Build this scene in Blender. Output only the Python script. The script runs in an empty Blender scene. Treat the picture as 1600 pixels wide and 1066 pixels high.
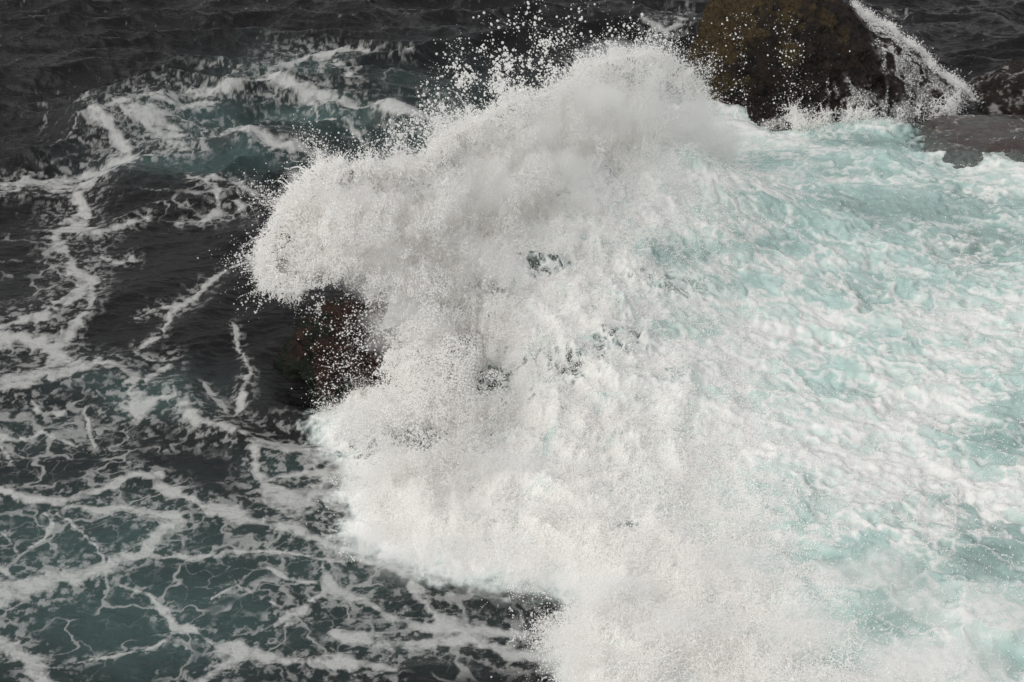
import bpy, math
import numpy as np

# ------------------------------------------------------------------ camera, sky, light
scene = bpy.context.scene
COL = scene.collection
CAM_H, PITCH, FOCAL = 12.0, math.radians(28.0), 50.0
cam_d = bpy.data.cameras.new('camera')
cam_d.lens = FOCAL; cam_d.sensor_width = 36.0
cam_d.clip_start = 0.5; cam_d.clip_end = 20000
cam = bpy.data.objects.new('camera', cam_d); COL.objects.link(cam)
cam.location = (0, 0, CAM_H); cam.rotation_euler = (math.pi / 2 - PITCH, 0, 0)
scene.camera = cam

SUN_EL, SUN_AZ = math.radians(38), math.radians(-128)      # azimuth from +Y towards +X
world = bpy.data.worlds.new('World'); scene.world = world
world.use_nodes = True
wn = world.node_tree.nodes; wl = world.node_tree.links
wn.clear()
sky = wn.new('ShaderNodeTexSky'); sky.sky_type = 'NISHITA'; sky.sun_disc = False
sky.sun_elevation = SUN_EL; sky.sun_rotation = SUN_AZ
sky.air_density = 1.5; sky.dust_density = 1.0; sky.ozone_density = 1.0
hs = wn.new('ShaderNodeHueSaturation'); hs.inputs['Saturation'].default_value = 0.10
bg = wn.new('ShaderNodeBackground'); bg.inputs['Strength'].default_value = 0.10
wo = wn.new('ShaderNodeOutputWorld')
tcw = wn.new('ShaderNodeTexCoord'); sxw = wn.new('ShaderNodeSeparateXYZ'); mrw = wn.new('ShaderNodeMapRange'); mlw = wn.new('ShaderNodeVectorMath'); mlw.operation = 'SCALE'
mrw.inputs[1].default_value = 0.0; mrw.inputs[2].default_value = 0.9; mrw.inputs[3].default_value = 0.28; mrw.inputs[4].default_value = 1.9   # cloud cover: palest overhead
wl.new(tcw.outputs['Generated'], sxw.inputs[0]); wl.new(sxw.outputs['Z'], mrw.inputs[0]); wl.new(mrw.outputs[0], mlw.inputs['Scale'])
wl.new(sky.outputs[0], hs.inputs['Color']); wl.new(hs.outputs[0], mlw.inputs[0]); wl.new(mlw.outputs[0], bg.inputs['Color']); wl.new(bg.outputs[0], wo.inputs[0])
sd = bpy.data.lights.new('sun', 'SUN'); sd.energy = 1.5; sd.angle = math.radians(70); sd.color = (1.0, 0.97, 0.92)
so = bpy.data.objects.new('sun', sd); COL.objects.link(so)
so.rotation_euler = (math.pi / 2 - SUN_EL, 0, math.pi - SUN_AZ)
so.location = (0, 0, 40)
scene.view_settings.view_transform = 'Standard'
scene.view_settings.look = 'None'
scene.view_settings.exposure = 0.10
scene.view_settings.gamma = 1.0
scene.cycles.max_bounces = 14
scene.cycles.diffuse_bounces = 14
scene.cycles.volume_bounces = 12

# ------------------------------------------------------------------ numpy helpers
rng = np.random.default_rng(7)
F = np.float32
T3 = rng.uniform(-1, 1, (64, 64, 64)).astype(F)
T2 = rng.uniform(0, 2 * np.pi, (256, 256)).astype(F)
G2x, G2y = np.cos(T2), np.sin(T2)
J2x, J2y = (.12 + .76 * rng.random((2, 256, 256))).astype(F)

def fade(t): return t * t * (3 - 2 * t)
def sm(a, b, x):
    t = np.clip((x - a) / (b - a), 0, 1); return t * t * (3 - 2 * t)
def lerp(a, b, t): return a + (b - a) * t

def n2(x, y):
    """2-D gradient noise, about -1..1"""
    xi = np.floor(x); yi = np.floor(y)
    fx = (x - xi).astype(F); fy = (y - yi).astype(F)
    xi = xi.astype(np.int32); yi = yi.astype(np.int32)
    x0, x1, y0, y1 = xi & 255, (xi + 1) & 255, yi & 255, (yi + 1) & 255
    u, v = fade(fx), fade(fy)
    a = G2x[x0, y0] * fx + G2y[x0, y0] * fy
    b = G2x[x1, y0] * (fx - 1) + G2y[x1, y0] * fy
    c = G2x[x0, y1] * fx + G2y[x0, y1] * (fy - 1)
    d = G2x[x1, y1] * (fx - 1) + G2y[x1, y1] * (fy - 1)
    return 1.6 * lerp(lerp(a, b, u), lerp(c, d, u), v)

def fbm2(x, y, o=4, g=0.5, l=2.03):
    s = 0; a = 1.0; t = 0
    for k in range(o):
        s = s + a * n2(x * l ** k + 17.3 * k, y * l ** k - 9.1 * k); t += a; a *= g
    return s / t

def ridge2(x, y, o=4, g=0.5):
    s = 0; a = 1.0; t = 0
    for k in range(o):
        s = s + a * (1 - np.abs(n2(x * 2.1 ** k + 31.7 * k, y * 2.1 ** k + 5.3 * k))) ** 2; t += a; a *= g
    return s / t

def n3(x, y, z):
    xi = np.floor(x); yi = np.floor(y); zi = np.floor(z)
    u, v, w = fade((x - xi).astype(F)), fade((y - yi).astype(F)), fade((z - zi).astype(F))
    xi = xi.astype(np.int32); yi = yi.astype(np.int32); zi = zi.astype(np.int32)
    x0, x1, y0, y1, z0, z1 = xi & 63, (xi + 1) & 63, yi & 63, (yi + 1) & 63, zi & 63, (zi + 1) & 63
    a = lerp(lerp(T3[x0, y0, z0], T3[x1, y0, z0], u), lerp(T3[x0, y1, z0], T3[x1, y1, z0], u), v)
    b = lerp(lerp(T3[x0, y0, z1], T3[x1, y0, z1], u), lerp(T3[x0, y1, z1], T3[x1, y1, z1], u), v)
    return lerp(a, b, w)

def fbm3(x, y, z, o=4, g=0.5):
    s = 0; a = 1.0; t = 0
    for k in range(o):
        q = 2.07 ** k
        s = s + a * n3(x * q + 11.1 * k, y * q + 3.7 * k, z * q - 7.9 * k); t += a; a *= g
    return 1.3 * s / t

def worley(x, y):
    """distances to the nearest and second nearest feature points"""
    xi = np.floor(x).astype(np.int32); yi = np.floor(y).astype(np.int32)
    f1 = np.full(x.shape, 9.0, F); f2 = np.full(x.shape, 9.0, F)
    for i in (-1, 0, 1):
        for j in (-1, 0, 1):
            a = (xi + i) & 255; b = (yi + j) & 255
            d = np.hypot(xi + i + J2x[a, b] - x, yi + j + J2y[a, b] - y).astype(F)
            f2 = np.minimum(f2, np.maximum(f1, d)); f1 = np.minimum(f1, d)
    return f1, f2

FPX = FOCAL / 36.0 * 1600.0
CP, SP = math.cos(PITCH), math.sin(PITCH)
def project(x, y, z):
    """where a point of the place lies on a 1600 x 1066 survey chart"""
    zz = z - CAM_H
    dep = y * CP - zz * SP
    up = y * SP + zz * CP
    ok = dep > 1.0
    dep = np.where(ok, dep, 1.0)
    return (np.where(ok, 800 + FPX * x / dep, -9000).astype(F), np.where(ok, 533 - FPX * up / dep, 9000).astype(F))
def unproject_z(px, py, z=0.0):
    dx = (px - 800) / FPX; dy = (533 - py) / FPX
    ry = CP + dy * SP; rz = -SP + dy * CP
    t = (z - CAM_H) / rz
    return dx * t, ry * t
def unproject_y(px, py, y):
    dx = (px - 800) / FPX; dy = (533 - py) / FPX
    ry = CP + dy * SP; rz = -SP + dy * CP
    t = y / ry
    return dx * t, CAM_H + rz * t

# chart raster: 3-pixel cells
GX0, GY0, GC = -600.0, -300.0, 3.0
GNX, GNY = 940, 640
gx = (GX0 + GC * np.arange(GNX)).astype(F)[:, None] * np.ones((1, GNY), F)
gy = (GY0 + GC * np.arange(GNY)).astype(F)[None, :] * np.ones((GNX, 1), F)
def samp(R, u, v):
    a = np.clip((u - GX0) / GC, 0, GNX - 1.01); b = np.clip((v - GY0) / GC, 0, GNY - 1.01)
    i = a.astype(np.int32); j = b.astype(np.int32); a = (a - i).astype(F); b = (b - j).astype(F)
    return lerp(lerp(R[i, j], R[i + 1, j], a), lerp(R[i, j + 1], R[i + 1, j + 1], a), b)
def poly_sdf(P):
    """signed distance on the chart, positive inside"""
    P = np.array(P, F); d = np.full(gx.shape, 1e9, F); ins = np.zeros(gx.shape, bool)
    for k in range(len(P)):
        a, b = P[k], P[(k + 1) % len(P)]
        ex, ey = b - a
        t = np.clip(((gx - a[0]) * ex + (gy - a[1]) * ey) / (ex * ex + ey * ey + 1e-9), 0, 1)
        d = np.minimum(d, (gx - a[0] - t * ex) ** 2 + (gy - a[1] - t * ey) ** 2)
        if a[1] != b[1]:
            c = ((a[1] > gy) != (b[1] > gy)) & (gx < ex * (gy - a[1]) / ey + a[0])
            ins ^= c
    d = np.sqrt(d)
    return np.where(ins, d, -d).astype(F)
def bands(lines):
    """highest of 1 - distance / half width over tapered streaks"""
    out = np.full(gx.shape, -3.0, F)
    for L in lines:
        for (ax, ay, aw), (bx, by, bw) in zip(L[:-1], L[1:]):
            m = 3.5 * max(aw, bw) + 6
            i0 = max(0, int((min(ax, bx) - m - GX0) / GC)); i1 = min(GNX, int((max(ax, bx) + m - GX0) / GC) + 2)
            j0 = max(0, int((min(ay, by) - m - GY0) / GC)); j1 = min(GNY, int((max(ay, by) + m - GY0) / GC) + 2)
            if i1 <= i0 or j1 <= j0: continue
            X = gx[i0:i1, j0:j1]; Y = gy[i0:i1, j0:j1]
            ex, ey = bx - ax, by - ay
            t = np.clip(((X - ax) * ex + (Y - ay) * ey) / (ex * ex + ey * ey + 1e-9), 0, 1)
            d = np.hypot(X - ax - t * ex, Y - ay - t * ey); w = aw + (bw - aw) * t
            out[i0:i1, j0:j1] = np.maximum(out[i0:i1, j0:j1], 1 - d / w)
    return out
def spots(L):
    """smooth sum of soft elliptical patches (x, y, rx, ry, strength)"""
    out = np.zeros(gx.shape, F)
    for (x, y, rx, ry, s) in L:
        out = np.maximum(out, s * np.exp(-((gx - x) / rx) ** 2 - ((gy - y) / ry) ** 2))
    return out

# ------------------------------------------------------------------ charts of the foam
STREAKS = [
 [(575,82,3),(530,83,6),(480,88,9),(450,105,13),(430,125,20),(400,135,10),(360,142,8),(320,148,6),(290,150,8),(255,155,10),(215,165,10),(175,178,10),(145,185,8)],
 [(430,125,10),(470,145,11),(510,152,8),(560,160,7),(600,178,10),(640,192,14),(700,210,18)],
 [(560,82,3),(600,90,4),(640,92,4)], [(520,100,5),(540,112,8),(548,125,8)],
 [(150,185,10),(180,215,16),(200,240,14),(150,262,10),(110,272,9),(60,280,8),(0,295,8)],
 [(200,185,14),(240,190,22),(270,210,18),(290,228,8)], [(240,170,10),(290,168,10),(330,163,6)],
 [(200,248,12),(240,240,6),(290,228,5),(340,215,4),(380,200,5)],
 [(355,215,4),(400,225,8),(430,232,10),(470,235,7),(520,240,4)],
 [(490,160,1.6),(488,175,2),(497,188,3),(478,205,3)], [(510,195,3),(545,203,5),(565,220,5)],
 [(60,285,6),(120,290,5),(160,282,8),(200,255,8)], [(0,305,6),(60,300,6),(110,300,6),(150,300,4)],
 [(150,288,12),(122,310,12),(132,340,10),(100,355,18),(90,380,14),(100,400,12),(120,425,14),(145,435,12),(130,455,14),(105,475,16),(70,495,12),(30,505,10),(-20,515,10)],
 [(100,360,10),(160,370,10),(190,360,6),(230,345,4)], [(155,405,2),(190,412,3),(210,405,5)],
 [(300,285,5),(340,305,8),(345,330,8),(320,345,5),(275,348,3)], [(330,290,5),(380,300,5),(420,310,3)], [(370,320,6),(395,335,5)],
 [(150,440,8),(140,480,8),(130,500,6),(110,530,14),(80,560,14)],
 [(-20,530,20),(40,535,16),(80,550,18),(100,570,16),(50,600,16),(-20,612,12)],
 [(80,590,14),(120,580,12),(160,573,8),(190,575,8),(215,590,10),(205,615,10)],
 [(150,615,6),(175,635,14),(210,640,22),(250,625,12),(290,625,10)],
 [(410,395,2),(350,425,4),(320,450,7),(290,475,7),(270,490,4),(255,520,4),(262,525,3),(210,550,4)], [(290,480,4),(240,485,6),(210,500,3)],
 [(210,555,4),(240,565,4),(268,570,10),(235,590,6),(225,600,5)],
 [(370,515,4),(370,545,4),(380,565,3),(392,590,5),(380,625,9),(365,645,3)],
 [(270,610,6),(290,640,12),(310,660,16),(350,670,14),(400,685,14),(450,700,18),(500,715,22),(560,740,28)],
 [(320,600,4),(345,630,6),(355,650,6)], [(50,630,8),(70,650,10),(100,645,6)], [(130,640,5),(140,680,6),(150,700,4)],
 [(-20,680,8),(30,690,7),(70,680,5),(120,700,4)], [(0,700,6),(20,720,5)],
 [(400,690,14),(400,740,12),(430,770,26),(470,780,36),(530,775,42)], [(560,745,22),(450,740,24)],
 [(-20,762,6),(40,778,8),(80,785,11),(120,775,9),(165,760,9),(200,742,9),(250,740,7)],
 [(80,785,10),(150,793,7),(200,788,7),(240,800,16),(285,815,13),(260,825,16),(235,850,10),(220,868,9)],
 [(245,755,8),(270,770,12),(300,780,8),(340,800,12),(375,805,14),(400,812,12),(450,825,12),(490,840,10),(530,860,12)],
 [(-40,930,34),(20,918,26),(60,910,20),(100,900,17),(140,895,15),(170,885,13),(200,872,11),(220,867,8),(270,870,5),(340,868,5),(350,862,5),(400,860,4),(440,862,4),(490,872,4),(545,882,6)],
 [(190,912,5),(230,925,6),(250,950,9),(270,980,9),(300,985,7)], [(-20,985,22),(50,1030,14),(80,1080,24)], [(-10,870,5),(20,900,10)],
 [(70,800,4),(80,820,6),(70,840,4),(40,852,3)], [(0,830,7),(25,860,7)], [(85,800,3),(130,825,4),(150,850,5),(165,882,5)],
 [(300,985,5),(330,1000,6),(350,1015,16),(390,1015,20),(360,1035,14),(330,1055,12),(290,1080,14)],
 [(260,1000,2),(240,1010,3),(170,1025,3),(120,1035,4)], [(365,905,3),(375,920,5)], [(330,935,3),(345,925,4),(370,915,4),(400,930,4),(440,950,6)],
 [(520,920,14),(560,935,12),(600,955,10),(640,970,10),(700,985,12),(760,985,12),(840,990,9)],
 [(508,880,4),(515,920,11),(480,950,11),(450,965,13),(420,975,7),(400,985,5)],
 [(560,870,8),(600,880,12),(640,900,12),(650,930,16),(680,960,16),(720,980,14)], [(550,860,6),(640,870,10),(700,900,10)],
 [(520,990,10),(560,1000,14),(620,1010,14),(680,1005,12),(720,1000,14),(800,1020,14),(860,1030,12)],
 [(400,1020,14),(450,1035,10),(500,1040,12),(560,1035,14),(620,1050,10)], [(400,880,2),(420,890,3),(440,900,3),(500,915,5)],
 [(1010,40,3),(1040,45,8),(1065,35,8)], [(1385,20,2),(1420,28,3)],
]
R_band = bands(STREAKS)
R_net = .85 * spots([(150,820,330,110,.75),(430,900,260,100,.9),(150,950,300,120,.55),(650,990,260,70,1.0),(350,1020,200,60,.7),(80,690,220,80,.95),
               (250,640,140,50,.6),(230,200,160,50,1.0),(450,120,160,40,.9),(330,320,130,40,.75),(90,420,110,90,.7),(500,750,90,60,.9),(560,860,120,50,.9),(-300,700,300,500,.7),
               (500,205,60,18,.35),(560,300,110,60,.5)])
R_aer = spots([(120,860,360,110,.75),(200,960,330,130,.85),(480,870,230,110,.55),(240,620,110,40,.7),(150,600,90,30,.5),(440,740,90,40,.5),(500,185,110,34,.95),(330,190,130,40,.7),
               (330,255,150,30,.85),(560,230,120,60,.35),(600,990,250,80,.35),(60,690,160,60,.3),(450,110,110,30,.5),(620,140,60,40,.3),(700,230,160,100,.5),(-300,850,300,300,.6)])
WHITE = [(505,645),(560,540),(610,450),(700,370),(840,260),(960,185),(1120,150),(1200,205),(1300,196),(1400,190),(1440,235),(1500,252),(1600,256),(2400,330),
         (2600,1700),(700,1700),(870,1066),(858,1010),(880,960),(905,940),(860,920),(760,912),(690,905),(655,892),(620,868),(565,858),(528,838),(545,800),(530,770),(562,745),(540,715),(505,700),(490,670)]
R_white = poly_sdf(WHITE)
# where the turquoise shows in the churned water
R_teal = spots([(1420,330,300,60,.95),(1560,380,200,60,1.0),(1200,250,180,26,.75),(1330,265,140,26,.8),(1070,400,110,34,.85),(1200,380,110,34,.8),(1150,430,170,50,.5),(1580,670,110,90,.85),(1560,850,120,70,1.0),
                (1490,790,80,40,.8),(1400,860,130,50,.6),(1300,880,34,14,1.0),(1330,900,30,16,1.0),(1240,860,90,60,.4),(1400,960,70,60,.9),(1290,1040,90,30,.7),(1560,1040,70,30,.8),(1500,940,200,110,.4),
                (1240,760,80,30,.5),(1420,570,220,90,.35),(1330,610,90,25,.5),(1050,520,80,40,.6),(1350,226,130,20,1.0),(1400,450,250,50,.55),(1250,600,120,50,.3),(1900,600,300,500,.8)])
R_hole = spots([(820,650,280,170,.24),(980,560,200,120,.18),(640,690,75,26,1.0),(590,680,50,20,.7),(770,600,46,24,1.0),(760,615,80,40,.55),(880,580,60,40,.55),(930,290,38,30,.8),(870,310,40,26,.6),(760,450,50,18,.8),(850,425,36,20,.8),(700,490,70,24,.6),
                (830,330,50,40,.5),(1060,590,40,16,.7),(1100,575,30,12,.6),(960,540,60,25,.6),(1000,590,40,18,.5),(600,700,60,30,.7),(1070,680,40,14,.6),(1090,830,30,10,.7),(1060,720,26,12,.5),
                (790,850,60,16,.3),(1010,440,60,30,.35),(1060,450,90,24,.6),(1110,460,60,20,.5),(1170,300,60,16,.6),(1230,500,80,22,.45),(1300,540,70,40,.45),(980,830,36,12,.6)])

# ------------------------------------------------------------------ the sea surface: one sheet
th_f = np.linspace(-0.50, 0.50, 1500)
th_s = np.concatenate([-np.geomspace(math.pi, 0.504, 90)[:-0 or None], th_f, np.geomspace(0.504, math.pi, 90)])
dep_f = np.linspace(math.radians(47), math.radians(13.2), 1180)
r_s = np.concatenate([np.linspace(0.05, CAM_H / math.tan(math.radians(47)) - .25, 26), CAM_H / np.tan(dep_f), np.geomspace(CAM_H / math.tan(math.radians(13.1)), 9000, 130)])
NT, NR = len(th_s), len(r_s)
TH, RR = np.meshgrid(th_s, r_s, indexing='ij')
X = (RR * np.sin(TH)).astype(F); Y = (RR * np.cos(TH)).astype(F)
u0, v0 = project(X, Y, 0.0)

def ridge_wave(u, v, pts, amp, wf, wb, eu):
    us = [p[0] for p in pts]; vs = [p[1] for p in pts]
    c = np.interp(u, us, vs); d = v - c
    return amp * sm(us[0] - eu, us[0] + eu, u) * (1 - sm(us[-1] - eu, us[-1] + eu, u)) * np.where(d > 0, np.exp(-(d / wf) ** 2), np.exp(-(d / wb) ** 2))

MA, MB = np.array([-1.9, 21.6]), np.array([3.3, 29.2])
MD = (MB - MA) / np.linalg.norm(MB - MA); ML = np.linalg.norm(MB - MA)
MN = np.array([MD[1], -MD[0]])
def mound(x, y):
    s = (x - MA[0]) * MD[0] + (y - MA[1]) * MD[1]
    d = (x - MA[0]) * MN[0] + (y - MA[1]) * MN[1]
    win = sm(-1.2, 1.2, s) * (1 - sm(ML - 1.5, ML + 2.5, s))
    return 1.5 * win * np.where(d > 0, np.exp(-(d / 3.6) ** 2), np.exp(-(d / 1.1) ** 2))

fin = sm(9000, 60, RR).astype(F) * 0 + np.exp(-np.maximum(RR - 60, 0) / 500).astype(F)
wsd0 = samp(R_white, u0, v0)
wm0 = sm(-8, 70, wsd0) * (v0 < 8000)
rot = lambda a: (X * math.cos(a) + Y * math.sin(a), -X * math.sin(a) + Y * math.cos(a))
a1, b1 = rot(0.12); a2, b2 = rot(-0.25); a3, b3 = rot(0.55)
far = sm(23, 33, Y)
ux = fbm2(X * 1.6 + 3, Y * 1.6 + 70, 3, .6); uy = fbm2(X * 1.6 + 90, Y * 1.6 + 33, 3, .6)
wx = 0.6 * n2(X * .5, Y * .5); wy = 0.6 * n2(X * .5 + 40, Y * .5 + 8)
H = 0.55 * far * (ridge2(a1 * .16 + wx * .35, b1 * .36 + wy * .35, 4, .38) - .45) * 1.5
H += 0.085 * (.4 + far) * (ridge2(a2 * .7 + wy * .4, b2 * 1.3 + wx * .3, 3) - .45)
H += 0.09 * (1 - .6 * far) * (ridge2(a3 * .20 + 9 + .3 * wy, b3 * .75 + wx * .9, 4, .45) - .45)
H += 0.10 * n2(X * .12 + 5, Y * .16 + 2) + .012 * fbm2(a1 * 2.5, b1 * 5, 3)
H = H * fin
WAVES = [([(120, 205), (300, 170), (430, 158), (560, 178), (660, 215)], 0.55, 36, 40, 60),
         ([(180, 272), (300, 248), (420, 244), (520, 262)], 0.36, 32, 30, 60),
         ([(-50, 640), (130, 585), (300, 640), (420, 690)], 0.14, 50, 30, 60),
         ([(-50, 520), (200, 470), (330, 410), (430, 340)], 0.16, 40, 30, 60),
         ([(150, 600), (300, 520), (380, 440), (450, 420)], 0.12, 34, 26, 40)]
for a_ in WAVES: H += ridge_wave(u0, v0, *a_)
rside = sm(900, 1200, u0)
lump = fbm2(X * .55 + wx, Y * .55 + wy, 5, .55)
lump = lerp(lump, 1.1 * fbm2(X * .55 + .5 * ux, Y * .75 + .5 * uy, 3, .42), rside)
lrd = ridge2(X * .8 + wx + 7, Y * .9 + wy, 4, .55)
calm = sm(1150, 1500, u0) * (1 - sm(430, 620, v0))
Hw = 0.30 * sm(-5, 60, wsd0) + (0.24 - .06 * rside) * lump + .13 * (1 - .85 * rside) * (1 - .6 * calm) * (lrd - .4) + mound(X, Y)
bil2 = lambda q: np.abs(fbm2(X * q + wx + 4, Y * q + wy + 9, 4, .5)) * 2
Hw += (1 - .75 * calm) * (.22 * bil2(.9) * (1 - .9 * rside) + .12 * bil2(2.1) * (1 - rside)) + .04 * bil2(4.3) * (1 - rside) + rside * (.10 * fbm2(X * .9 + .5 * ux, Y * 1.2 + .5 * uy, 3, .4) + .006 * fbm2(X * 3.3, Y * 4.2, 2, .5))
Hw += .022 * fbm2(X * 3.1, Y * 3.1, 4, .55)
Hw += ridge_wave(u0, v0, [(1050, 265), (1300, 262), (1600, 292)], .12, 18, 30, 50)
rr_ = np.hypot(X + 2.6, (Y - 21.4) * 1.1)
H += .09 * np.cos((rr_ - 1.9) * 5.2 + .8 * wx) * np.exp(-((rr_ - 2.2) / 1.1) ** 2)
foot = samp(spots([(1150, 212, 120, 60, 1)]), u0, v0)
Hw = Hw * (1 - np.clip(1.2 * foot, 0, 1))
H = (H * (1 - wm0) + Hw * wm0).astype(F)
# a hollow in the sea round the weedy rock
Hl = (mound(X, Y) + .3) * wm0 * (1 - .85 * foot)
for a_ in WAVES: Hl = Hl + ridge_wave(u0, v0, *a_) * (1 - wm0)
u1, v1 = project(X, Y, .85 * Hl + .15 * H)
u1 = np.clip(u1, -599, 2200); v1 = np.clip(v1, -299, 1600)
inview = (v0 < 8000) & (Y > 3)

# foam cover
q1 = 26 * fbm2(X * .9 + 3, Y * .9, 3) ; q2 = 18 * fbm2(X * .9 + 50, Y * .9 + 20, 3)
q3 = 5 * fbm2(X * 5, Y * 5, 3, .6); q4 = 5 * fbm2(X * 5 + 9, Y * 5 + 9, 3, .6)
band = samp(R_band, u1 + .45 * q1 + q3, v1 + .3 * q2 + .6 * q4)
net = np.where(inview, samp(R_net, u1 + q1, v1 + q2), .15)
fine = fbm2(X * 6, Y * 6, 4, .65)
ux = fbm2(X * 1.6 + 3, Y * 1.6 + 70, 3, .6); uy = fbm2(X * 1.6 + 90, Y * 1.6 + 33, 3, .6)
wf1, wf2 = worley(X * .95 + .7 * wx + .45 * ux + .07 * fine, Y * 1.05 + .7 * wy + .45 * uy + .07 * fine)
wg1, wg2 = worley(X * 2.5 + .9 * wx + 1.0 * ux + .16 * fine, Y * 2.9 + .9 * wy + 1.0 * uy + .16 * fine)
line1 = 1 - (wf2 - wf1) / (.02 + .16 * np.clip(net + .5 * fbm2(X * .6 + 80, Y * .6, 2), 0, 1.5))
line2 = 1 - (wg2 - wg1) / (.02 + .16 * np.clip(net + .6 * fbm2(X * 1.1 + 11, Y * 1.1 + 80, 3) - .25, 0, 1.5))
holes = sm(.18, .42, wg1) * .8
mar = fbm2(X * 1.5 + 1.3 * wx + .25 * fine, Y * 1.9 + 1.3 * wy + .25 * fine, 5, .62)
lumpy = fbm2(X * .8 + 44, Y * .8 + 3, 2)
mar2 = 1 - np.abs(fbm2(X * 2.3 + 1.6 * wy + 12, Y * 2.9 + 1.6 * wx, 4, .6)) * 2.6
c1 = np.clip(1 - (wf2 - wf1) * 2.0, 0, 1); c2 = np.clip(1 - (wg2 - wg1) * 2.0, 0, 1)
fv = np.clip(band + .4 * lumpy, -1.6, 1) * .98 + .62 * (c1 - .35) + .55 * (c2 - .5) + .40 * mar + .10 * mar2 - .35 * holes + .24 * fine - .13
f_band = sm(-.08, .26, fv) * (.23 + .31 * sm(.0, 1.0, fv + .6 * fine + .3 * mar2))
f_band = np.maximum(f_band, .30 * sm(-2.6, .2, band + 1.5 * fine) * sm(.10, .34, mar2 * .3 + .8 * fine - .05))
f_net = np.maximum(sm(0, .6, line1 + .35 * fine) * .34 * sm(.12, .45, net), sm(0, .7, line2 + .5 * fine) * .26 * sm(.3, .8, net))
foam = np.maximum(f_band, f_net * sm(-.3, .25, fbm2(X * 1.7 + 5, Y * 1.7 + 5, 3) + net * .35))
caps = .35 * sm(.72, .95, ridge2(a1 * .9, b1 * 2.2, 4, .6)) * far * sm(.1, .5, fine) * np.exp(-RR / 200)
foam = np.maximum(foam, caps)

# white water
wsd = samp(R_white, u1 + .9 * q1 + 5 * q3, v1 + .6 * q2 + 4 * q4)
white = sm(-22, 22, wsd + 12 * fine) * inview
teal = samp(R_teal, u1 + q1, v1 + .5 * q2)
rg = ridge2(X * 1.1 + .9 * wx, Y * 1.5 + .9 * wy, 5, .6)
rg2 = ridge2(X * 2.6 + .9 * wx + 3, Y * 3.4 + .9 * wy, 4, .6)
L1 = sm(.42, 0, wf2 - wf1 + .10 * fine); L2 = sm(.40, 0, wg2 - wg1 + .12 * fine)
wh1, wh2 = worley(X * 5.2 + 1.4 * ux + .3 * fine + 2 * wx, Y * 6.4 + 1.4 * uy + .3 * fine + 2 * wy)
L3 = sm(.5, 0, wh2 - wh1)
rl = lambda q: np.clip(1 - np.abs(q) * 3.2, 0, 1)
L4 = rl(fbm2(X * 1.1 + .5 * wx + .5 * ux, Y * 1.7 + .5 * wy + .5 * uy, 5, .6)); L5 = rl(fbm2(X * 2.6 + .6 * wx + .5 * ux + 7, Y * 3.6 + .6 * wy + .5 * uy, 4, .6))
cov = .36 - .95 * teal + .35 * L1 + .30 * L2 * sm(-.3, .3, mar) + .22 * L3 + .45 * L4 + .30 * L5 + .35 * mar + .25 * fine
vx = ux + .25 * fine; vy = uy + .25 * fbm2(X * 6 + 70, Y * 6 + 7, 3, .6)
wk1, wk2 = worley(X * .85 + .5 * wx + .95 * vx, Y * 1.25 + .5 * wy + .95 * vy)
big_ = fbm2(X * .38 + 3 + .2 * wx, Y * .55 + 8 + .2 * wy, 3, .55)
wl1, wl2 = worley(X * 2.1 + .5 * wx + 1.3 * vx + 9, Y * 3.0 + .5 * wy + 1.3 * vy + 5)
covr = .50 - 1.05 * teal + .66 * sm(.34, 0, wk2 - wk1) + .30 * sm(.36, 0, wl2 - wl1) * sm(-.4, .2, mar) + .75 * big_ + .30 * fbm2(X * 1.1 + .6 * ux, Y * 1.7 + .6 * uy + 30, 4, .55) + .12 * fine
foam_w = lerp(sm(-.05, 1.0, cov), sm(-.2, 1.0, covr), rside)
hole = samp(R_hole, u1 + q1 * .5, v1 + q2 * .5)
hz = sm(.30, .62, hole * .8 + .55 * fbm2(X * 4.5 + 60, Y * 5.5, 4, .65) - .35 * L3 + .12)
hz = hz * (1 - .85 * rside)
foam_w = foam_w * (1 - .97 * hz)
foam = lerp(foam, foam_w, white)
aer = np.where(inview, samp(R_aer, u1 + 1.6 * q1, v1 + q2), 0)
aer = np.clip(aer * (1 + .45 * fbm2(X * .8 + 31, Y * .8, 3)), 0, 1)
aer = np.maximum(aer, .35 * sm(-30, 5, wsd) * inview)
aer = lerp(aer, 1 - (.85 - .5 * rside) * hz, white)              # 0..1 greenish sea
bright = white * np.clip(1.10 - .58 * teal + .25 * lump - 1.1 * hz, 0, 1) + white * .06     # how milky the turquoise is
H += (.018 * foam_w * white + .006 * foam * (1 - white)) * (1 + fine)

def sheet(name, X, Y, Z, attrs, mat, wrap=False):
    nt, nr = X.shape
    me = bpy.data.meshes.new(name)
    co = np.stack([X, Y, Z], -1).reshape(-1, 3).astype(F)
    idx = np.arange(nt * nr, dtype=np.int32).reshape(nt, nr)
    a = idx[:-1, :-1]; b = idx[:-1, 1:]; c = idx[1:, 1:]; d = idx[1:, :-1]
    f = np.stack([a, b, c, d], -1).reshape(-1, 4)
    me.vertices.add(len(co)); me.vertices.foreach_set('co', co.ravel())
    me.loops.add(f.size); me.loops.foreach_set('vertex_index', f.ravel())
    me.polygons.add(len(f)); me.polygons.foreach_set('loop_start', np.arange(0, f.size, 4, dtype=np.int32))
    me.update(calc_edges=True)
    me.polygons.foreach_set('use_smooth', np.ones(len(f), bool))
    for k, v in attrs.items():
        at = me.attributes.new(k, 'FLOAT', 'POINT'); at.data.foreach_set('value', np.ascontiguousarray(v, dtype=F).ravel())
    me.materials.append(mat)
    o = bpy.data.objects.new(name, me); COL.objects.link(o)
    return o

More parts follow.
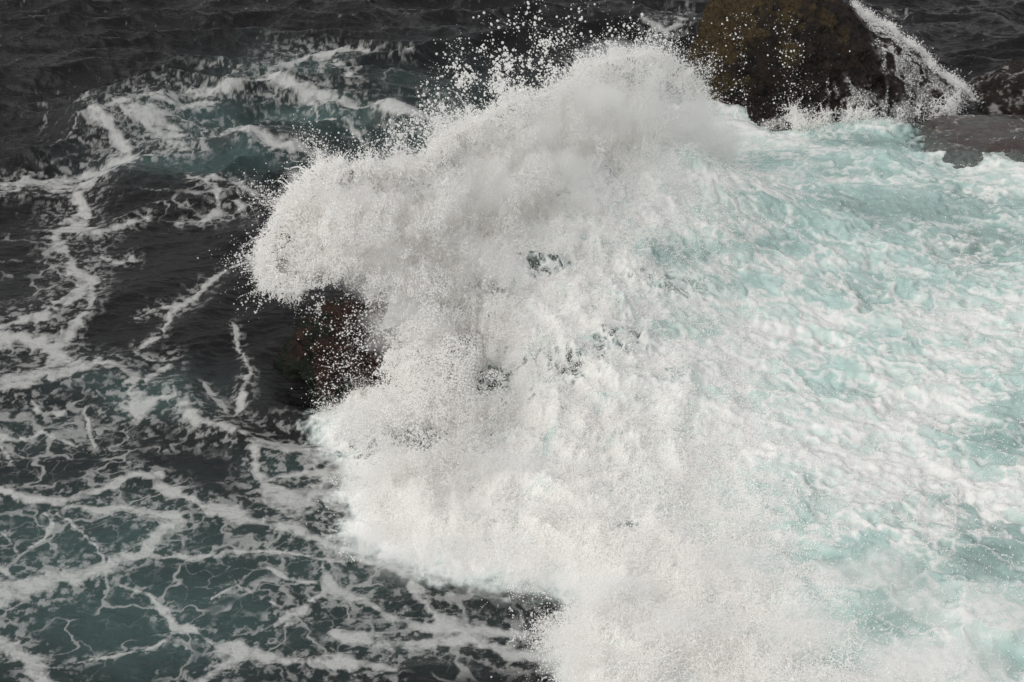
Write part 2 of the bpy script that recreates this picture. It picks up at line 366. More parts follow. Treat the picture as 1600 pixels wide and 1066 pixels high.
# ------------------------------------------------------------------ materials
class NT_:
    def __init__(s, name):
        s.m = bpy.data.materials.new(name); s.m.use_nodes = True
        s.n = s.m.node_tree.nodes; s.l = s.m.node_tree.links; s.n.clear()
        s.out = s.n.new('ShaderNodeOutputMaterial'); s.b = s.n.new('ShaderNodeBsdfPrincipled')
        s.l.new(s.b.outputs[0], s.out.inputs[0])
    def attr(s, k):
        a = s.n.new('ShaderNodeAttribute'); a.attribute_name = k; return a.outputs['Fac']
    def put(s, sock, v):
        if isinstance(v, bpy.types.NodeSocket): s.l.new(v, sock)
        else: sock.default_value = v
    def math(s, op, a, b=0.0, clamp=False):
        n = s.n.new('ShaderNodeMath'); n.operation = op; n.use_clamp = clamp
        s.put(n.inputs[0], a); s.put(n.inputs[1], b); return n.outputs[0]
    def mix(s, f, a, b):
        n = s.n.new('ShaderNodeMix'); n.data_type = 'RGBA'; s.put(n.inputs[0], f)
        for i, v in ((6, a), (7, b)): s.put(n.inputs[i], v if isinstance(v, bpy.types.NodeSocket) else (*v, 1))
        return n.outputs[2]
    def noise(s, scale, detail=4, rough=.6, vec=None, sx=None):
        n = s.n.new('ShaderNodeTexNoise'); n.inputs['Scale'].default_value = scale; n.inputs['Detail'].default_value = detail; n.inputs['Roughness'].default_value = rough
        tc = s.n.new('ShaderNodeTexCoord')
        if sx:
            mp = s.n.new('ShaderNodeMapping'); mp.inputs['Scale'].default_value = sx[:3]; mp.inputs['Rotation'].default_value[2] = sx[3] if len(sx) > 3 else 0
            s.l.new(tc.outputs['Object'], mp.inputs[0]); s.l.new(mp.outputs[0], n.inputs['Vector'])
        else: s.l.new(tc.outputs['Object'], n.inputs['Vector'])
        return n.outputs['Fac']
    def bump(s, h, dist, strength=1.0, normal=None):
        n = s.n.new('ShaderNodeBump'); n.inputs['Distance'].default_value = dist; n.inputs['Strength'].default_value = strength
        s.l.new(h, n.inputs['Height'])
        if normal is not None: s.l.new(normal, n.inputs['Normal'])
        return n.outputs[0]
    def range(s, v, a, b, c=0.0, d=1.0):
        n = s.n.new('ShaderNodeMapRange'); n.interpolation_type = 'SMOOTHSTEP'; s.put(n.inputs[0], v)
        for i, q in zip((1, 2, 3, 4), (a, b, c, d)): n.inputs[i].default_value = q
        return n.outputs[0]

w = NT_('sea_water')
fo, ae, br = w.attr('foam'), w.attr('aer'), w.attr('milk')
nf = w.noise(26, 5, .7)
fo2 = w.math('ADD', fo, w.math('MULTIPLY', w.math('SUBTRACT', nf, .5), w.math('MULTIPLY', w.math('MULTIPLY', fo, w.math('SUBTRACT', 1.0, fo)), w.math('SUBTRACT', 1.6, br))), True)
sea = w.mix(ae, (.0095, .0085, .009), (.052, .090, .085))
milk = w.mix(w.noise(1.3, 4, .6), (.34, .515, .48), (.53, .635, .60))
body = w.mix(br, sea, milk)
colr = w.mix(fo2, body, (.74, .732, .712))
w.put(w.b.inputs['Base Color'], colr)
w.put(w.b.inputs['Roughness'], w.range(w.math('MAXIMUM', fo2, w.math('MULTIPLY', br, .6)), 0, .6, .06, .75))
w.b.inputs['IOR'].default_value = 1.333
w.put(w.b.inputs['Specular IOR Level'], w.range(fo2, 0, .8, .29, .1))
rip = w.noise(2.4, 4, .55, sx=(1, 2.2, 1, .15))
bn = w.bump(w.math('MULTIPLY', rip, w.math('SUBTRACT', 1.0, w.math('MAXIMUM', w.math('MULTIPLY', fo, .85), w.math('MULTIPLY', br, .85)))), .075, 1.0)
bn = w.bump(nf, .012, .5, bn)
w.put(w.b.inputs['Normal'], bn)

water = sheet('water', X, Y, H, {'foam': np.clip(foam, 0, 1), 'aer': aer, 'milk': bright}, w.m)
water['kind'] = 'structure'

def height_at(x, y):
    th = np.arctan2(x, y); dp = np.arctan2(CAM_H, np.hypot(x, y))
    i0 = 90; a = (th - th_f[0]) / (th_f[1] - th_f[0]) + i0; b = (dp - dep_f[0]) / (dep_f[1] - dep_f[0]) + 26
    a = np.clip(a, i0, i0 + 1498.9); b = np.clip(b, 26, 26 + 1178.9)
    i = a.astype(np.int32); j = b.astype(np.int32); a = a - i; b = b - j
    return lerp(lerp(H[i, j], H[i + 1, j], a), lerp(H[i, j + 1], H[i + 1, j + 1], a), b)

# ------------------------------------------------------------------ rocks
def rock(name, c, planes, noise_amp, freq, mat, nu=620, nv=420, attrs=None, ymul=1.0):
    """a boulder: blunt many-faced body with fissured, knobbly skin"""
    ph = np.linspace(0, 2 * np.pi, nu, endpoint=True); tt = np.linspace(0.0, math.pi * .80, nv)
    P, Tt = np.meshgrid(ph, tt, indexing='ij')
    dx, dy, dz = np.sin(Tt) * np.cos(P), np.sin(Tt) * np.sin(P), np.cos(Tt)
    k = 9.0; acc = 0
    for (nx, ny, nz, d) in planes:
        L = math.sqrt(nx * nx + ny * ny + nz * nz)
        inv = np.maximum((dx * nx + dy * ny + dz * nz) / L, 0) / d
        acc = acc + inv ** k
    r = (acc + 1e-9) ** (-1 / k)
    r = np.minimum(r, 12)
    x, y, z = c[0] + r * dx, c[1] + r * dy, c[2] + r * dz
    s = freq
    big = fbm3(x * s * .5, y * s * .5, z * s * .5, 3)
    strata = np.abs(fbm3(x * s + .8 * z, y * s, z * s * 1.6, 4, .55))
    med = fbm3(x * s * 3 + 5, y * s * 3, z * s * 3, 5, .62)
    e = noise_amp * (big * 1.0 - 1.0 * (strata ** .7 - .4) + .45 * med)
    x2, y2, z2 = x + e * dx, y + e * dy, z + e * dz
    x2[-1], y2[-1], z2[-1] = x2[0], y2[0], z2[0]
    at = attrs(x2, y2, z2, strata, med) if attrs else {}
    # winding outward: reverse
    return sheet(name, x2[::-1], y2[::-1], z2[::-1], {k: v[::-1] for k, v in at.items()}, mat)

def rock_mat(name, brown, dark, weed, dim=.3):
    m = NT_(name)
    fo, we, de = m.attr('foam'), m.attr('weed'), m.attr('deep')
    a = m.mix(m.range(m.noise(2.3, 6, .65), .35, .65), dark, brown)
    a = m.mix(m.range(m.noise(14, 4, .7), .5, .72), a, tuple(1.7 * q for q in brown))
    wcol = m.mix(m.range(m.noise(9, 5, .7), .4, .65), weed, tuple(dim * q for q in weed))
    a = m.mix(we, a, wcol)
    fo2 = m.math('ADD', fo, m.math('MULTIPLY', m.math('SUBTRACT', m.noise(16, 5, .7), .5), m.math('MULTIPLY', fo, 1.3)), True)
    a = m.mix(fo2, a, (.70, .69, .67))
    m.put(m.b.inputs['Base Color'], a)
    m.put(m.b.inputs['Roughness'], m.range(m.noise(5, 3, .5), .3, .7, .35, .75))
    m.b.inputs['Specular IOR Level'].default_value = .35
    h = m.bump(m.noise(2.6, 8, .72), .45, 1.0)
    h = m.bump(m.noise(9, 8, .7), .14, 1.0, h)
    h = m.bump(m.noise(40, 5, .7), .03, .8, h)
    m.put(m.b.inputs['Normal'], h)
    return m.m

R_rfoam = bands([
 [(1335,8,4),(1355,25,7),(1385,50,12),(1410,75,14),(1450,100,12)],
 [(1400,50,8),(1440,80,10),(1480,110,15),(1520,120,14),(1545,145,10)],
 [(1380,70,14),(1440,130,26),(1500,150,24),(1480,180,20)], [(1310,140,14),(1360,160,22),(1420,180,26)],
 [(1200,205,8),(1240,188,8),(1300,180,14),(1340,195,22),(1420,190,24)], [(1560,150,16),(1600,170,14),(1680,230,20)],
])
def big_attr(x, y, z, st, med):
    u, v = project(x, y, z)
    e = fbm3(x * 2.2, y * 2.2, z * 2.2, 4, .6); dn = fbm3(x * 5 + z * 2, y * 5, z * 2.2, 4, .65)
    b = samp(R_rfoam, u + 12 * e, v + 12 * e)
    f = sm(-.5, 1.0, b + 1.3 * dn - .35) * sm(-.05, .45, dn + .02 + .10 * sm(.3, 1, b)) * .50
    f = np.maximum(f, .55 * sm(.55, .8, 1 - np.abs(fbm3(x * 3.4, y * 3.4, z * 1.8, 4)) * 2) * sm(-1.2, .5, b))
    weed = sm(.05, .35, .55 - (u - 1090) / 330 - (v - 60) / 260 + .7 * e) 
    return {'foam': np.clip(f, 0, 1), 'weed': weed, 'deep': st}
mat_big = rock_mat('dark_wet_rock', (.032, .019, .013), (.005, .004, .004), (.092, .062, .022))
BR = np.array([7.0, 36.3, .2])
big = rock('sea_rock', BR, [(-1, -.25, .12, 2.35), (-1, .5, .3, 2.3), (-.75, -1, .1, 2.3), (.0, -1, .45, 2.85), (.35, -1, .55, 2.9), (-.25, .1, 1, 2.95), (.3, .2, 1, 2.75),
      (.62, -.1, 1, 2.7), (.8, -.2, 1.05, 4.6), (1, .1, .35, 8.2), (.3, 1, .3, 2.4), (1, 1, .4, 3.4), (-.5, -1, .9, 2.9), (-.8, -.15, .8, 2.85), (-.6, -.2, 1, 2.85), (0, 0, -1, 2.0)], .36, .75, mat_big, attrs=big_attr)
big['label'] = 'tall dark brown rock with mustard weed and white water streaming down its right flank'
big['category'] = 'rock'

def mid_attr(x, y, z, st, med):
    u, v = project(x, y, z)
    e = fbm3(x * 2.6, y * 2.6, z * 2.6, 4, .6)
    weed = sm(.0, .3, .25 - (u - 470) / 120 + 1.5 * e + .6 * sm(560, 640, v))
    f = .5 * sm(.5, .9, 1 - np.abs(e) * 3) * sm(560, 620, u)
    return {'foam': f, 'weed': weed, 'deep': st}
mat_mid = rock_mat('red_brown_rock', (.066, .030, .019), (.012, .007, .006), (.011, .021, .006))
mid = rock('weedy_rock', (-2.1, 21.6, -.2), [(-1, 0, .35, 2.05), (-1, -.8, .5, 1.6), (-.3, -1, .5, 1.75), (0, 0, 1, 1.22), (.6, -1, .6, 2.0), (1, 0, .5, 2.6), (0, 1, .5, 1.6), (-.8, .8, .4, 1.7), (0, 0, -1, 1.5)],
           .34, 1.3, mat_mid, 420, 300, attrs=mid_attr)
mid['label'] = 'small red-brown rock with green weed, half buried under the bursting wave'
mid['category'] = 'rock'

def sub_attr(x, y, z, st, med):
    e = fbm3(x * 1.6, y * 2.4, z * 1.6, 4, .6); g = fbm3(x * 3.6 + 4, y * 4.4, z * 3, 4, .6)
    f = .4 * sm(.88, .99, 1 - np.abs(e) * 1.6) * sm(-.1, .4, g)
    return {'foam': f, 'weed': sm(.44, .06, z + .30 * e), 'deep': st}
mat_sub = rock_mat('submerged_rock_skin', (.045, .026, .020), (.018, .013, .011), (.105, .125, .115), .5)
for nd in mat_sub.node_tree.nodes:
    if nd.type == 'BSDF_PRINCIPLED': nd.inputs['Coat Weight'].default_value = .5; nd.inputs['Coat Roughness'].default_value = .08
    if nd.type == 'BUMP': nd.inputs['Strength'].default_value *= .35
sx, sy = unproject_z(1545, 235)
low = rock('low_rock', (float(sx), float(sy) + .1, -.98), [(0, 0, 1, 1.45), (-.5, 0, 1, 1.75), (.8, 0, 1, 2.4), (0, -1, 1.2, 1.75), (-1, -.3, .4, 3.4), (1, 0, .3, 3.6), (0, 1, .4, 2.0), (0, -1, .3, 2.2), (0, 0, -1, 1.5)],
           .05, .5, mat_sub, 300, 200, attrs=sub_attr)
low['label'] = 'low rounded brown rock awash under a thin glassy sheet of water'
low['category'] = 'rock'

lx_, lz_ = unproject_y(1575, 300, 35.4)
ledge = rock('rock_ledge', (float(lx_), 35.4, -.25), [(-1, 0, .8, 1.35), (0, 0, 1, 1.25), (-.45, 0, 1, 1.22), (.8, 0, 1, 1.6), (0, -1, .6, 1.1), (1, 0, .3, 4.0), (0, 1, .4, 1.5), (0, 0, -1, 1.5)],
             .16, .9, mat_big, 260, 180, attrs=lambda x, y, z, st, med: {'foam': .5 * sm(.1, .5, fbm3(x * 4, y * 4, z * 4, 4, .65) + .12) * sm(.0, .35, fbm3(x * 9, y * 9, z * 9, 3, .6) + .15), 'weed': 0 * x, 'deep': st})
ledge['label'] = 'low brown rock ledge trailing off right from the foot of the tall rock'
ledge['category'] = 'rock'

# ------------------------------------------------------------------ spray
sp = NT_('spray_white')
sp.b.inputs['Base Color'].default_value = (.965, .955, .94, 1)
sp.b.inputs['Roughness'].default_value = .6
sp.b.inputs['Specular IOR Level'].default_value = .2
_t = sp.n.new('ShaderNodeBsdfTranslucent'); _t.inputs[0].default_value = (.98, .97, .955, 1)      # drops pass light on
_x = sp.n.new('ShaderNodeMixShader'); _x.inputs[0].default_value = .5
sp.l.new(sp.b.outputs[0], _x.inputs[1]); sp.l.new(_t.outputs[0], _x.inputs[2]); sp.l.new(_x.outputs[0], sp.out.inputs[0])

def cloud(name, P, R, label=None):
    n = len(P)
    me = bpy.data.meshes.new(name); me.vertices.add(n)
    me.vertices.foreach_set('co', np.ascontiguousarray(P, dtype=F).ravel())
    a = me.attributes.new('radius', 'FLOAT', 'POINT'); a.data.foreach_set('value', np.ascontiguousarray(R, dtype=F))
    o = bpy.data.objects.new(name, me); COL.objects.link(o)
    for q in bpy.context.selected_objects: q.select_set(False)
    bpy.context.view_layer.objects.active = o; o.select_set(True)
    bpy.ops.object.convert(target='POINTCLOUD')
    o = bpy.context.view_layer.objects.active
    o.name = name; o.data.materials.clear(); o.data.materials.append(sp.m)
    o['kind'] = 'stuff'
    if label: o['label'] = label
    return o

CURT = [(520,255),(490,272),(462,300),(440,335),(420,370),(412,400),(408,430),(425,452),(470,456),(520,452),(575,458),(606,485),(596,535),(572,580),(552,612),(530,640),(520,680),(560,720),(700,760),
        (900,760),(1060,620),(1100,480),(1120,350),(1150,260),(1150,205),(1120,180),(1096,150),(1075,118),(1050,100),(1020,86),(985,86),(950,94),(915,108),(885,132),(850,150),(815,152),(785,165),(750,192),(705,212),(672,236),(655,262),(620,262),(580,264),(548,262)]
R_curt = poly_sdf(CURT)
def y_plane(px, py):
    return np.interp(px, [400, 520, 700, 850, 1000, 1150], [21.3, 21.5, 23.0, 25.0, 27.3, 30.0]) - np.where(py > 400, .012 * (py - 400) + 1.2, .008 * (py - 250))

def curtain(n):
    px = rng.uniform(380, 1170, n).astype(F); py = rng.uniform(50, 780, n).astype(F)
    yy = y_plane(px, py)
    k = rng.uniform(-1, 1, n).astype(F)
    wx_, wz_ = unproject_y(px, py, yy)
    wr = 46 * fbm3(wx_ * 1.3, yy * .5, wz_ * 1.3, 5, .66)
    wr2 = 14 * fbm3(wx_ * 7, yy * 3, wz_ * 7, 3, .65)
    e = samp(R_curt, px, py) + .9 * wr + wr2
    bl = np.abs(fbm3(wx_ * 1.0 + 4, yy * .5, wz_ * 1.0, 5, .58)) * 3.2
    thick = 1.15 * np.sqrt(np.clip((e + 4) / 130, 0, 1)) * (.25 + .9 * np.clip(bl, 0, 1)) + .10
    y = yy + k * thick
    x, z = unproject_y(px, py, y)
    bil = fbm3(x * .9 + 20, y * .9, z * .9, 4, .55)
    clump = fbm3(x * 5.5, y * 5.5, z * 5.5, 3, .65)
    strand = 1 - np.abs(fbm3(x * 3.3 + 9, y * 3.3, z * 3.3, 3, .6)) * 2.2
    hol = samp(R_hole, px, py)
    soft = .5 + .5 * n3(wx_ * .8 + 60, yy * .3, wz_ * .8)
    dens = sm(-16 - 16 * soft, 14 + 50 * soft, e) + .45 * bil + .75 * clump + .45 * strand - .66 - .45 * hol
    dens = np.where(e > 45, dens + .25, dens)
    ok = (rng.random(n) < np.clip(dens, 0, 1) ** 1.5) & (e > -34)
    hm = height_at(x, y)
    ok &= z > hm - .03
    P = np.stack([x, y, z], -1)[ok]
    R = (.0028 + .0115 * rng.random(len(P)) ** 5).astype(F)
    return P, R
Ps, Rs = [], []
for _ in range(3):
    P, R = curtain(1_300_000); Ps.append(P); Rs.append(R)
print('curtain', sum(map(len, Ps)))

def strands(n, org, dirs, length, m, r0, curl=.6):
    """ligaments of water: beaded threads thrown out along a direction"""
    L = length * rng.uniform(.3, 1, (n, 1)).astype(F)
    t = np.linspace(0, 1, m, dtype=F)[None, :] * np.ones((n, 1), F)
    side = rng.normal(size=(n, 3)).astype(F); ph = rng.uniform(0, 6.28, (n, 1)).astype(F)
    fr = rng.uniform(2, 7, (n, 1)).astype(F)
    c = curl * L * .5
    P = org[:, None, :] + dirs[:, None, :] * (L * t)[..., None] + side[:, None, :] * (c * (np.sin(fr * t + ph) - np.sin(ph)) * t)[..., None]
    P[..., 2] -= .35 * L * t * t
    R = r0 * (1.0 - .55 * t) * (1 + .7 * np.sin(fr * 3 * t + ph) ** 4 * rng.random((n, 1))) * rng.uniform(.5, 1.3, (n, 1))
    keep = rng.random((n, m)) < 1.1 - .45 * t
    return P[keep], R[keep].astype(F)

# threads round the rim of the burst
C = np.array(CURT, float); nxt = np.roll(C, -1, 0)
segl = np.hypot(*(nxt - C).T)
rim = [k for k in range(len(C)) if not (8 <= k <= 24)]
pr = segl[rim] / segl[rim].sum()
def rim_strands(n, length, r0, up=.35):
    k = rng.choice(rim, n, p=pr); t = rng.random(n)
    q = C[k] + (nxt[k] - C[k]) * t[:, None]
    ev = nxt[k] - C[k]; nrm = np.stack([ev[:, 1], -ev[:, 0]], -1) / segl[k][:, None]
    nrm *= np.sign(samp(R_curt, (q - 6 * nrm)[:, 0], (q - 6 * nrm)[:, 1]))[:, None]
    q = q - nrm * rng.uniform(-10, 26, n)[:, None]
    y = y_plane(q[:, 0], q[:, 1]) + rng.normal(0, .3, n)
    x, z = unproject_y(q[:, 0], q[:, 1], y)
    g = n3(x * 1.5, y * 0 + 3, z * 1.5)[:, None]
    d = np.stack([nrm[:, 0], rng.normal(0, .4, n), -nrm[:, 1]], -1) + rng.normal(0, .38, (n, 3)) + np.array([-.12, 0, up])
    d /= np.linalg.norm(d, axis=1)[:, None]
    return strands(n, np.stack([x, y, z], -1).astype(F), (d * (.6 + .9 * np.clip(g + .4, 0, 1.5))).astype(F), length, 22, r0)
for n_, l_, r_ in ((900, .34, .009), (5000, .15, .007), (90, .7, .013)):
    P, R = rim_strands(n_, l_, r_); Ps.append(P); Rs.append(R)

def jets(m):
    """narrow fans of threads and drops flung out together"""
    for _ in range(m):
        k = rng.choice(rim, p=pr); t = rng.random(); q = C[k] + (nxt[k] - C[k]) * t
        ev = nxt[k] - C[k]; nrm = np.array([ev[1], -ev[0]]) / segl[k]
        nrm = nrm * np.sign(float(samp(R_curt, *(np.array([a]) for a in (q - 6 * nrm)))[0])); q = q - nrm * 8
        y = float(y_plane(*q)) + rng.normal(0, .2); x, z = unproject_y(q[0], q[1], y)
        ax = np.array([nrm[0], rng.normal(0, .3), -nrm[1]]) + rng.normal(0, .25, 3) + np.array([-.15, 0, .3]); ax /= np.linalg.norm(ax)
        n = int(rng.integers(14, 60)); ln = rng.uniform(.22, .75)
        d = ax + rng.normal(0, rng.uniform(.08, .25), (n, 3)); d /= np.linalg.norm(d, axis=1)[:, None]
        o = np.array([x, y, z]) + rng.normal(0, .05, (n, 3))
        P, R = strands(n, o.astype(F), d.astype(F), ln, 24, .009, .35); Ps.append(P); Rs.append(R)
        n = int(rng.integers(80, 400)); w_ = rng.random((n, 1)) ** .8
        P = np.array([x, y, z]) + ax * w_ * ln * 1.5 + rng.normal(0, 1, (n, 3)) * (.02 + .14 * w_); P[:, 2] -= .25 * w_[:, 0] ** 2
        Ps.append(P); Rs.append((.004 + .012 * rng.random(n) ** 4).astype(F))
jets(55)

# drops sprinkled along the rim
def rim_drops(n, spread, r0, rr):
    k = rng.choice(rim, n, p=pr); t = rng.random(n)
    q = C[k] + (nxt[k] - C[k]) * t[:, None]
    ang = rng.uniform(0, 6.283, n); rad = rng.exponential(spread, n)
    g = np.clip(.6 + 1.3 * n2(q[:, 0] / 40, q[:, 1] / 40 + 7), .1, 2)
    q = q + np.stack([np.cos(ang), np.sin(ang)], -1) * (rad * g)[:, None]
    y = y_plane(q[:, 0], q[:, 1]) + rng.normal(0, .6, n)
    x, z = unproject_y(q[:, 0], q[:, 1], y)
    return np.stack([x, y, z], -1), (r0 + rr * rng.random(n) ** 5).astype(F)
P, R = rim_drops(17000, 10, .003, .011); Ps.append(P); Rs.append(R)
P, R = rim_drops(6000, 26, .003, .016); Ps.append(P); Rs.append(R)
Pc = np.concatenate(Ps); Rc = np.concatenate(Rs)
print('burst', len(Pc))
cloud('wave_spray', Pc, Rc, 'tall white burst of spray thrown up over the half buried rock')

# churned spray lying on the white water
def ground_spray(n):
    px = rng.uniform(450, 1750, n).astype(F); py = rng.uniform(170, 1250, n).astype(F)
    x, y = unproject_z(px, py)
    h = height_at(x, y)
    u, v = project(x, y, h)
    s = samp(R_white, u, v) + 55 * fbm3(x * 1.1, y * 1.1, h, 5, .65)
    # spray thins out to the right
    right = sm(-60, 260, u - np.interp(v, [150, 450, 700, 1066], [1080, 960, 1040, 1190]))
    cl = fbm3(x * 3, y * 3, h * 3, 4, .65); hol = samp(R_hole, u, v); te = samp(R_teal, u, v)
    dens = sm(-20, 30, s) * (1 - .93 * right) * (1 - .7 * te) + .6 * cl * (1 - right) - 2.4 * hol * sm(-.30, .25, fbm3(x * 4, y * 4, h * 4, 3, .6))
    ok = (rng.random(n) < np.clip(dens, 0, 1)) & (s > -26)
    x, y, h, s, cl = x[ok], y[ok], h[ok], s[ok], cl[ok]
    nn = len(x)
    bil = np.clip(np.abs(fbm3(x * 1.3 + 7, y * 1.3, h + 2, 4, .55)) * 2.6, 0, 1.2)
    up = rng.exponential(1, nn) * (.012 + .22 * bil ** 1.5 * (.35 + .65 * sm(80, 0, s))) * (1 + .6 * cl)
    up = np.minimum(up, .9)
    x = x + rng.normal(0, .03, nn) + up * rng.normal(0, .3, nn); y = y + up * rng.normal(0, .3, nn)
    return np.stack([x, y, h + up], -1), (.0028 + .008 * rng.random(nn) ** 5).astype(F)
Ps, Rs = [], []
for _ in range(2):
    P, R = ground_spray(1_300_000); Ps.append(P); Rs.append(R)
base = Ps[0][rng.choice(len(Ps[0]), 30000)].astype(F)
d = rng.normal(size=(30000, 3)) * np.array([1, 1, .5]) + np.array([-.3, -.2, .6]); d /= np.linalg.norm(d, axis=1)[:, None]
P, R = strands(30000, base, d.astype(F), .16, 9, .007, .6); Ps.append(P); Rs.append(R)
Pg = np.concatenate(Ps); Rg = np.concatenate(Rs)
print('ground spray', len(Pg))
cloud('churned_spray', Pg, Rg, 'low white spray boiling over the churned water')

# loose drops in the air
def box_drops(n, poly_pts, y0, y1, r0, rr, pw=4, thr=None):
    Rp = poly_sdf(poly_pts); xs = [p[0] for p in poly_pts]; ys = [p[1] for p in poly_pts]
    px = rng.uniform(min(xs), max(xs), n * 4).astype(F); py = rng.uniform(min(ys), max(ys), n * 4).astype(F)
    ok = rng.random(n * 4) < sm(-8, 60, samp(Rp, px, py)) * np.clip(.55 + 1.5 * n2(px / 45, py / 45), .08, 1)
    if thr is not None: ok &= rng.random(n * 4) < thr(px, py)
    px, py = px[ok][:n], py[ok][:n]
    y = rng.uniform(y0, y1, len(px)); x, z = unproject_y(px, py, y)
    k = z > .05; P = np.stack([x, y, z], -1)[k]
    return P, (r0 + rr * rng.random(len(P)) ** pw).astype(F)
Ps, Rs = [], []
top = [(640,150),(680,60),(760,10),(860,-40),(960,-20),(1060,40),(1090,110),(1000,110),(900,140),(780,215),(690,240),(600,260),(500,270),(560,210)]
P, R = box_drops(9000, top, 23.5, 27.5, .005, .022, 5, lambda a, b: sm(-60, 190, b)); Ps.append(P); Rs.append(R)
P, R = box_drops(3800, [(620,230),(680,120),(800,90),(930,80),(900,150),(760,220),(640,270),(560,250)], 24, 27, .005, .019, 5); Ps.append(P); Rs.append(R)
# torn lumps in that cloud
ctr, _r = box_drops(260, [(640,220),(720,60),(820,60),(900,60),(960,90),(800,190)], 24, 27, .01, .01)
for c_ in ctr:
    m = rng.integers(5, 22); q = c_ + np.cumsum(rng.normal(0, .018, (m, 3)), 0)
    Ps.append(q); Rs.append(rng.uniform(.006, .018, m).astype(F))
P, R = box_drops(1500, [(1060,60),(1110,-10),(1300,-10),(1340,60),(1290,180),(1200,230),(1130,190),(1085,130)], 30.0, 31.6, (.005), .017, 5, lambda a, b: sm(-60, 170, b) * sm(1400, 1150, a)); Ps.append(P); Rs.append(R)
P, R = box_drops(2400, [(440,440),(600,450),(640,520),(600,600),(560,680),(500,680),(480,600),(450,540)], 18.6, 20.2, .004, .011, 3, lambda a, b: sm(430, 610, a)); Ps.append(P); Rs.append(R)
P, R = box_drops(1700, [(860,910),(900,880),(990,900),(960,960),(890,1010),(850,990)], 15.2, 16.2, .005, .012, 4); Ps.append(P); Rs.append(R)
P, R = box_drops(1500, [(540,840),(680,880),(800,930),(660,900),(560,880)], 16.2, 17.2, .004, .007, 4); Ps.append(P); Rs.append(R)
cloud('flying_drops', np.concatenate(Ps), np.concatenate(Rs), 'white drops flying clear of the burst and in front of the dark rocks')

# froth on the tall rock and tufts along its flank
nv_ = len(big.data.vertices)
bv = np.empty(nv_ * 3, F); big.data.vertices.foreach_get('co', bv); bv = bv.reshape(-1, 3)
bf = np.empty(nv_, F); big.data.attributes['foam'].data.foreach_get('value', bf)
bu, bw = project(bv[:, 0], bv[:, 1], bv[:, 2])
def rock_froth():
    Ps, Rs = [], []
    front = (bv[:, 2] > 0) & (bf > .15) & (bv[:, 1] < 38.5)
    c = np.nonzero(front)[0]
    s = rng.choice(c, 18000, p=bf[c] ** 2 / (bf[c] ** 2).sum())
    P = bv[s] + rng.normal(0, .02, (len(s), 3)); P[:, 1] -= .02
    Ps.append(P); Rs.append((.005 + .012 * rng.random(len(P)) ** 4).astype(F))
    edge = []
    for a in np.arange(1334, 1640, 1.5):                       # crest of the flank
        m = np.nonzero((bu >= a) & (bu < a + 1.5) & (bv[:, 2] > .1))[0]
        if len(m): edge.append(bv[m[np.argmin(bw[m])]])
    E_ = np.array(edge)
    if len(E_):
        g = n2(np.arange(len(E_)) / 9.0, np.zeros(len(E_)))
        pk = np.clip(.5 + 1.2 * g, .02, 1.5); pk /= pk.sum()
        s = rng.choice(len(E_), 8000, p=pk)
        P = E_[s] + rng.normal(0, 1, (8000, 3)) * np.array([.06, .25, .05]) + np.array([0, 0, 1]) * rng.exponential(.05, (8000, 1))
        Ps.append(P); Rs.append((.006 + .014 * rng.random(8000) ** 3).astype(F))
        s = rng.choice(len(E_), 900, p=pk)
        d = rng.normal(0, .6, (900, 3)) + np.array([.4, 0, .8]); d /= np.linalg.norm(d, axis=1)[:, None]
        A, B = strands(900, E_[s].astype(F), d.astype(F), .26, 10, .011); Ps.append(A); Rs.append(B)
    # curls of backwash thrown up at its foot
    m = np.nonzero((bv[:, 2] > -.05) & (bv[:, 2] < .55) & (bu > 1215) & (bu < 1500) & (bv[:, 1] < 36.6))[0]
    pm = np.clip(n2(bu[m] / 22, bw[m] / 60) * 2.2 + .2, .01, 1); pm /= pm.sum()
    s = rng.choice(m, 800, p=pm)
    d = rng.normal(0, .5, (800, 3)) + np.array([-.1, -.5, .9]); d /= np.linalg.norm(d, axis=1)[:, None]
    A, B = strands(800, bv[s] + np.array([0, -.05, 0], F), d.astype(F), .45, 26, .012, .9); Ps.append(A); Rs.append(B)
    P = bv[rng.choice(m, 8000, p=pm)] + rng.normal(0, 1, (8000, 3)) * np.array([.15, .15, .10]) + np.array([0, -.2, .0])
    Ps.append(P); Rs.append((.005 + .010 * rng.random(8000) ** 3).astype(F))
    return np.concatenate(Ps), np.concatenate(Rs)
P, R = rock_froth()
cloud('rock_spray', P, R, 'white froth and tufts of spray running over the flank of the tall rock')

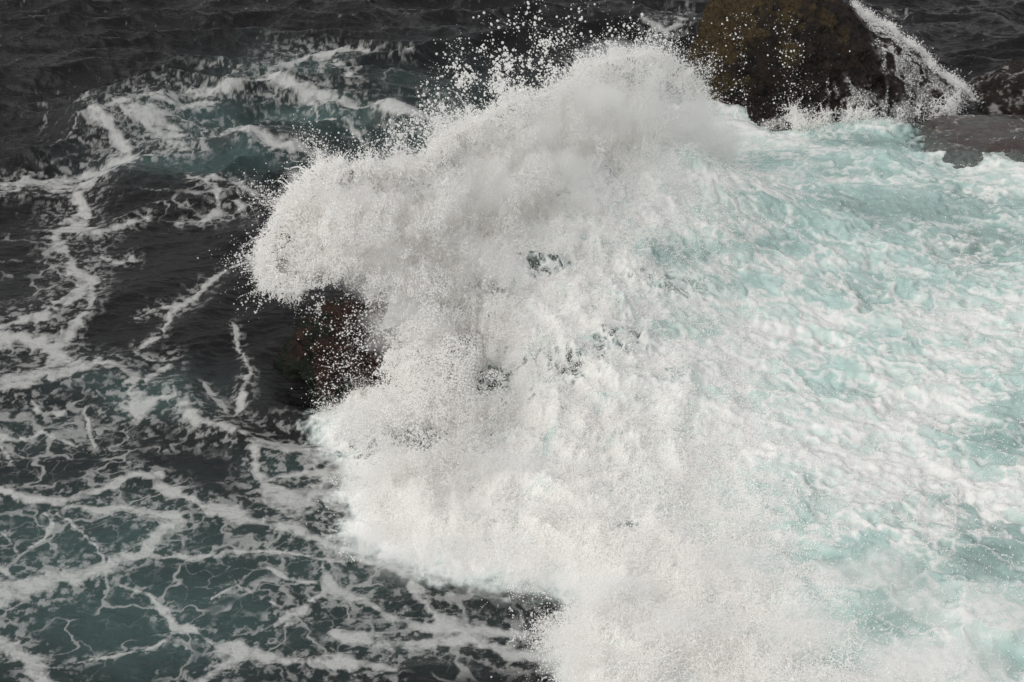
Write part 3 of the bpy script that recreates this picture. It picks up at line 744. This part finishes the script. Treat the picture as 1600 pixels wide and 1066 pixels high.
# fine mist hanging in and around the burst: lumpy bodies of thin, even density
mm = bpy.data.materials.new('mist'); mm.use_nodes = True
nn_ = mm.node_tree.nodes; nn_.clear()
vo = nn_.new('ShaderNodeOutputMaterial'); vp = nn_.new('ShaderNodeVolumePrincipled')
vp.inputs['Color'].default_value = (.996, .993, .985, 1); vp.inputs['Density'].default_value = .9; vp.inputs['Anisotropy'].default_value = 0
mm.node_tree.links.new(vp.outputs[0], vo.inputs['Volume'])
def puff(c, r, sd_, nu=90, nv=60):
    ph = np.linspace(0, 2 * np.pi, nu + 1)[:-1]; tt = np.linspace(0, math.pi, nv)
    P, T = np.meshgrid(ph, tt, indexing='ij')
    d = np.stack([np.sin(T) * np.cos(P), np.sin(T) * np.sin(P), np.cos(T)], -1)
    k = 1 + .75 * fbm3(d[..., 0] * 1.6 + sd_, d[..., 1] * 1.6 + 5, d[..., 2] * 1.6, 4, .55)
    k = np.clip(k, .35, 1.8)
    V = np.array(c) + d * np.array(r) * k[..., None]
    idx = np.arange(nu * nv).reshape(nu, nv); nx_ = np.roll(idx, -1, 0)
    f = np.stack([idx[:, :-1], idx[:, 1:], nx_[:, 1:], nx_[:, :-1]], -1).reshape(-1, 4)
    return V.reshape(-1, 3), f
PUFFS = [(520,330,0,.75),(560,400,0,.8),(620,330,.2,.9),(470,420,0,.45),(700,300,.2,.9),(720,420,-.3,.8),(790,230,.2,.9),(860,300,-.2,1.0),(900,180,.2,1.0),(980,150,.2,1.0),(1040,200,0,1.0),(1000,300,-.5,1.0),(1110,220,0,.7),(640,500,-.2,.6),(830,400,-.6,.9),(950,110,.3,.6)]
V_, F_, off = [], [], 0
for k, (px, py, dy, r0) in enumerate(PUFFS):
    yy = float(y_plane(np.array(px), np.array(py))) + dy; x, z = unproject_y(px, py, yy)
    v, f = puff((x, yy, z), (r0, r0 * .7, r0 * .8), k * 3.7); V_.append(v); F_.append(f + off); off += len(v)
GP = [(590,830),(650,860),(720,870),(800,880),(860,890),(600,760),(620,690),(900,1000),(920,1050),(700,800),(780,760),(960,960),(1050,1000),(1450,960),(1510,1040),(1250,990),(1350,910),(1150,900),(1560,980),(1400,1050)]
for k, (px, py) in enumerate(GP):
    x, yy = unproject_z(px, py, .35); h = float(height_at(np.array([x]), np.array([yy]))[0])
    v, f = puff((x, yy, max(h, .1) + .12), (.62, .42, .30), 50 + k * 2.9, 70, 40); V_.append(v); F_.append(f + off); off += len(v)
V_ = np.concatenate(V_); F_ = np.concatenate(F_)
me = bpy.data.meshes.new('mist'); me.vertices.add(len(V_)); me.vertices.foreach_set('co', V_.astype(F).ravel())
me.loops.add(F_.size); me.loops.foreach_set('vertex_index', F_.astype(np.int32).ravel())
me.polygons.add(len(F_)); me.polygons.foreach_set('loop_start', np.arange(0, F_.size, 4, dtype=np.int32)); me.update(calc_edges=True)
me.materials.append(mm)
mist = bpy.data.objects.new('mist', me); COL.objects.link(mist); mist['kind'] = 'stuff'; mist['label'] = 'soft white mist hanging around the bursting wave'
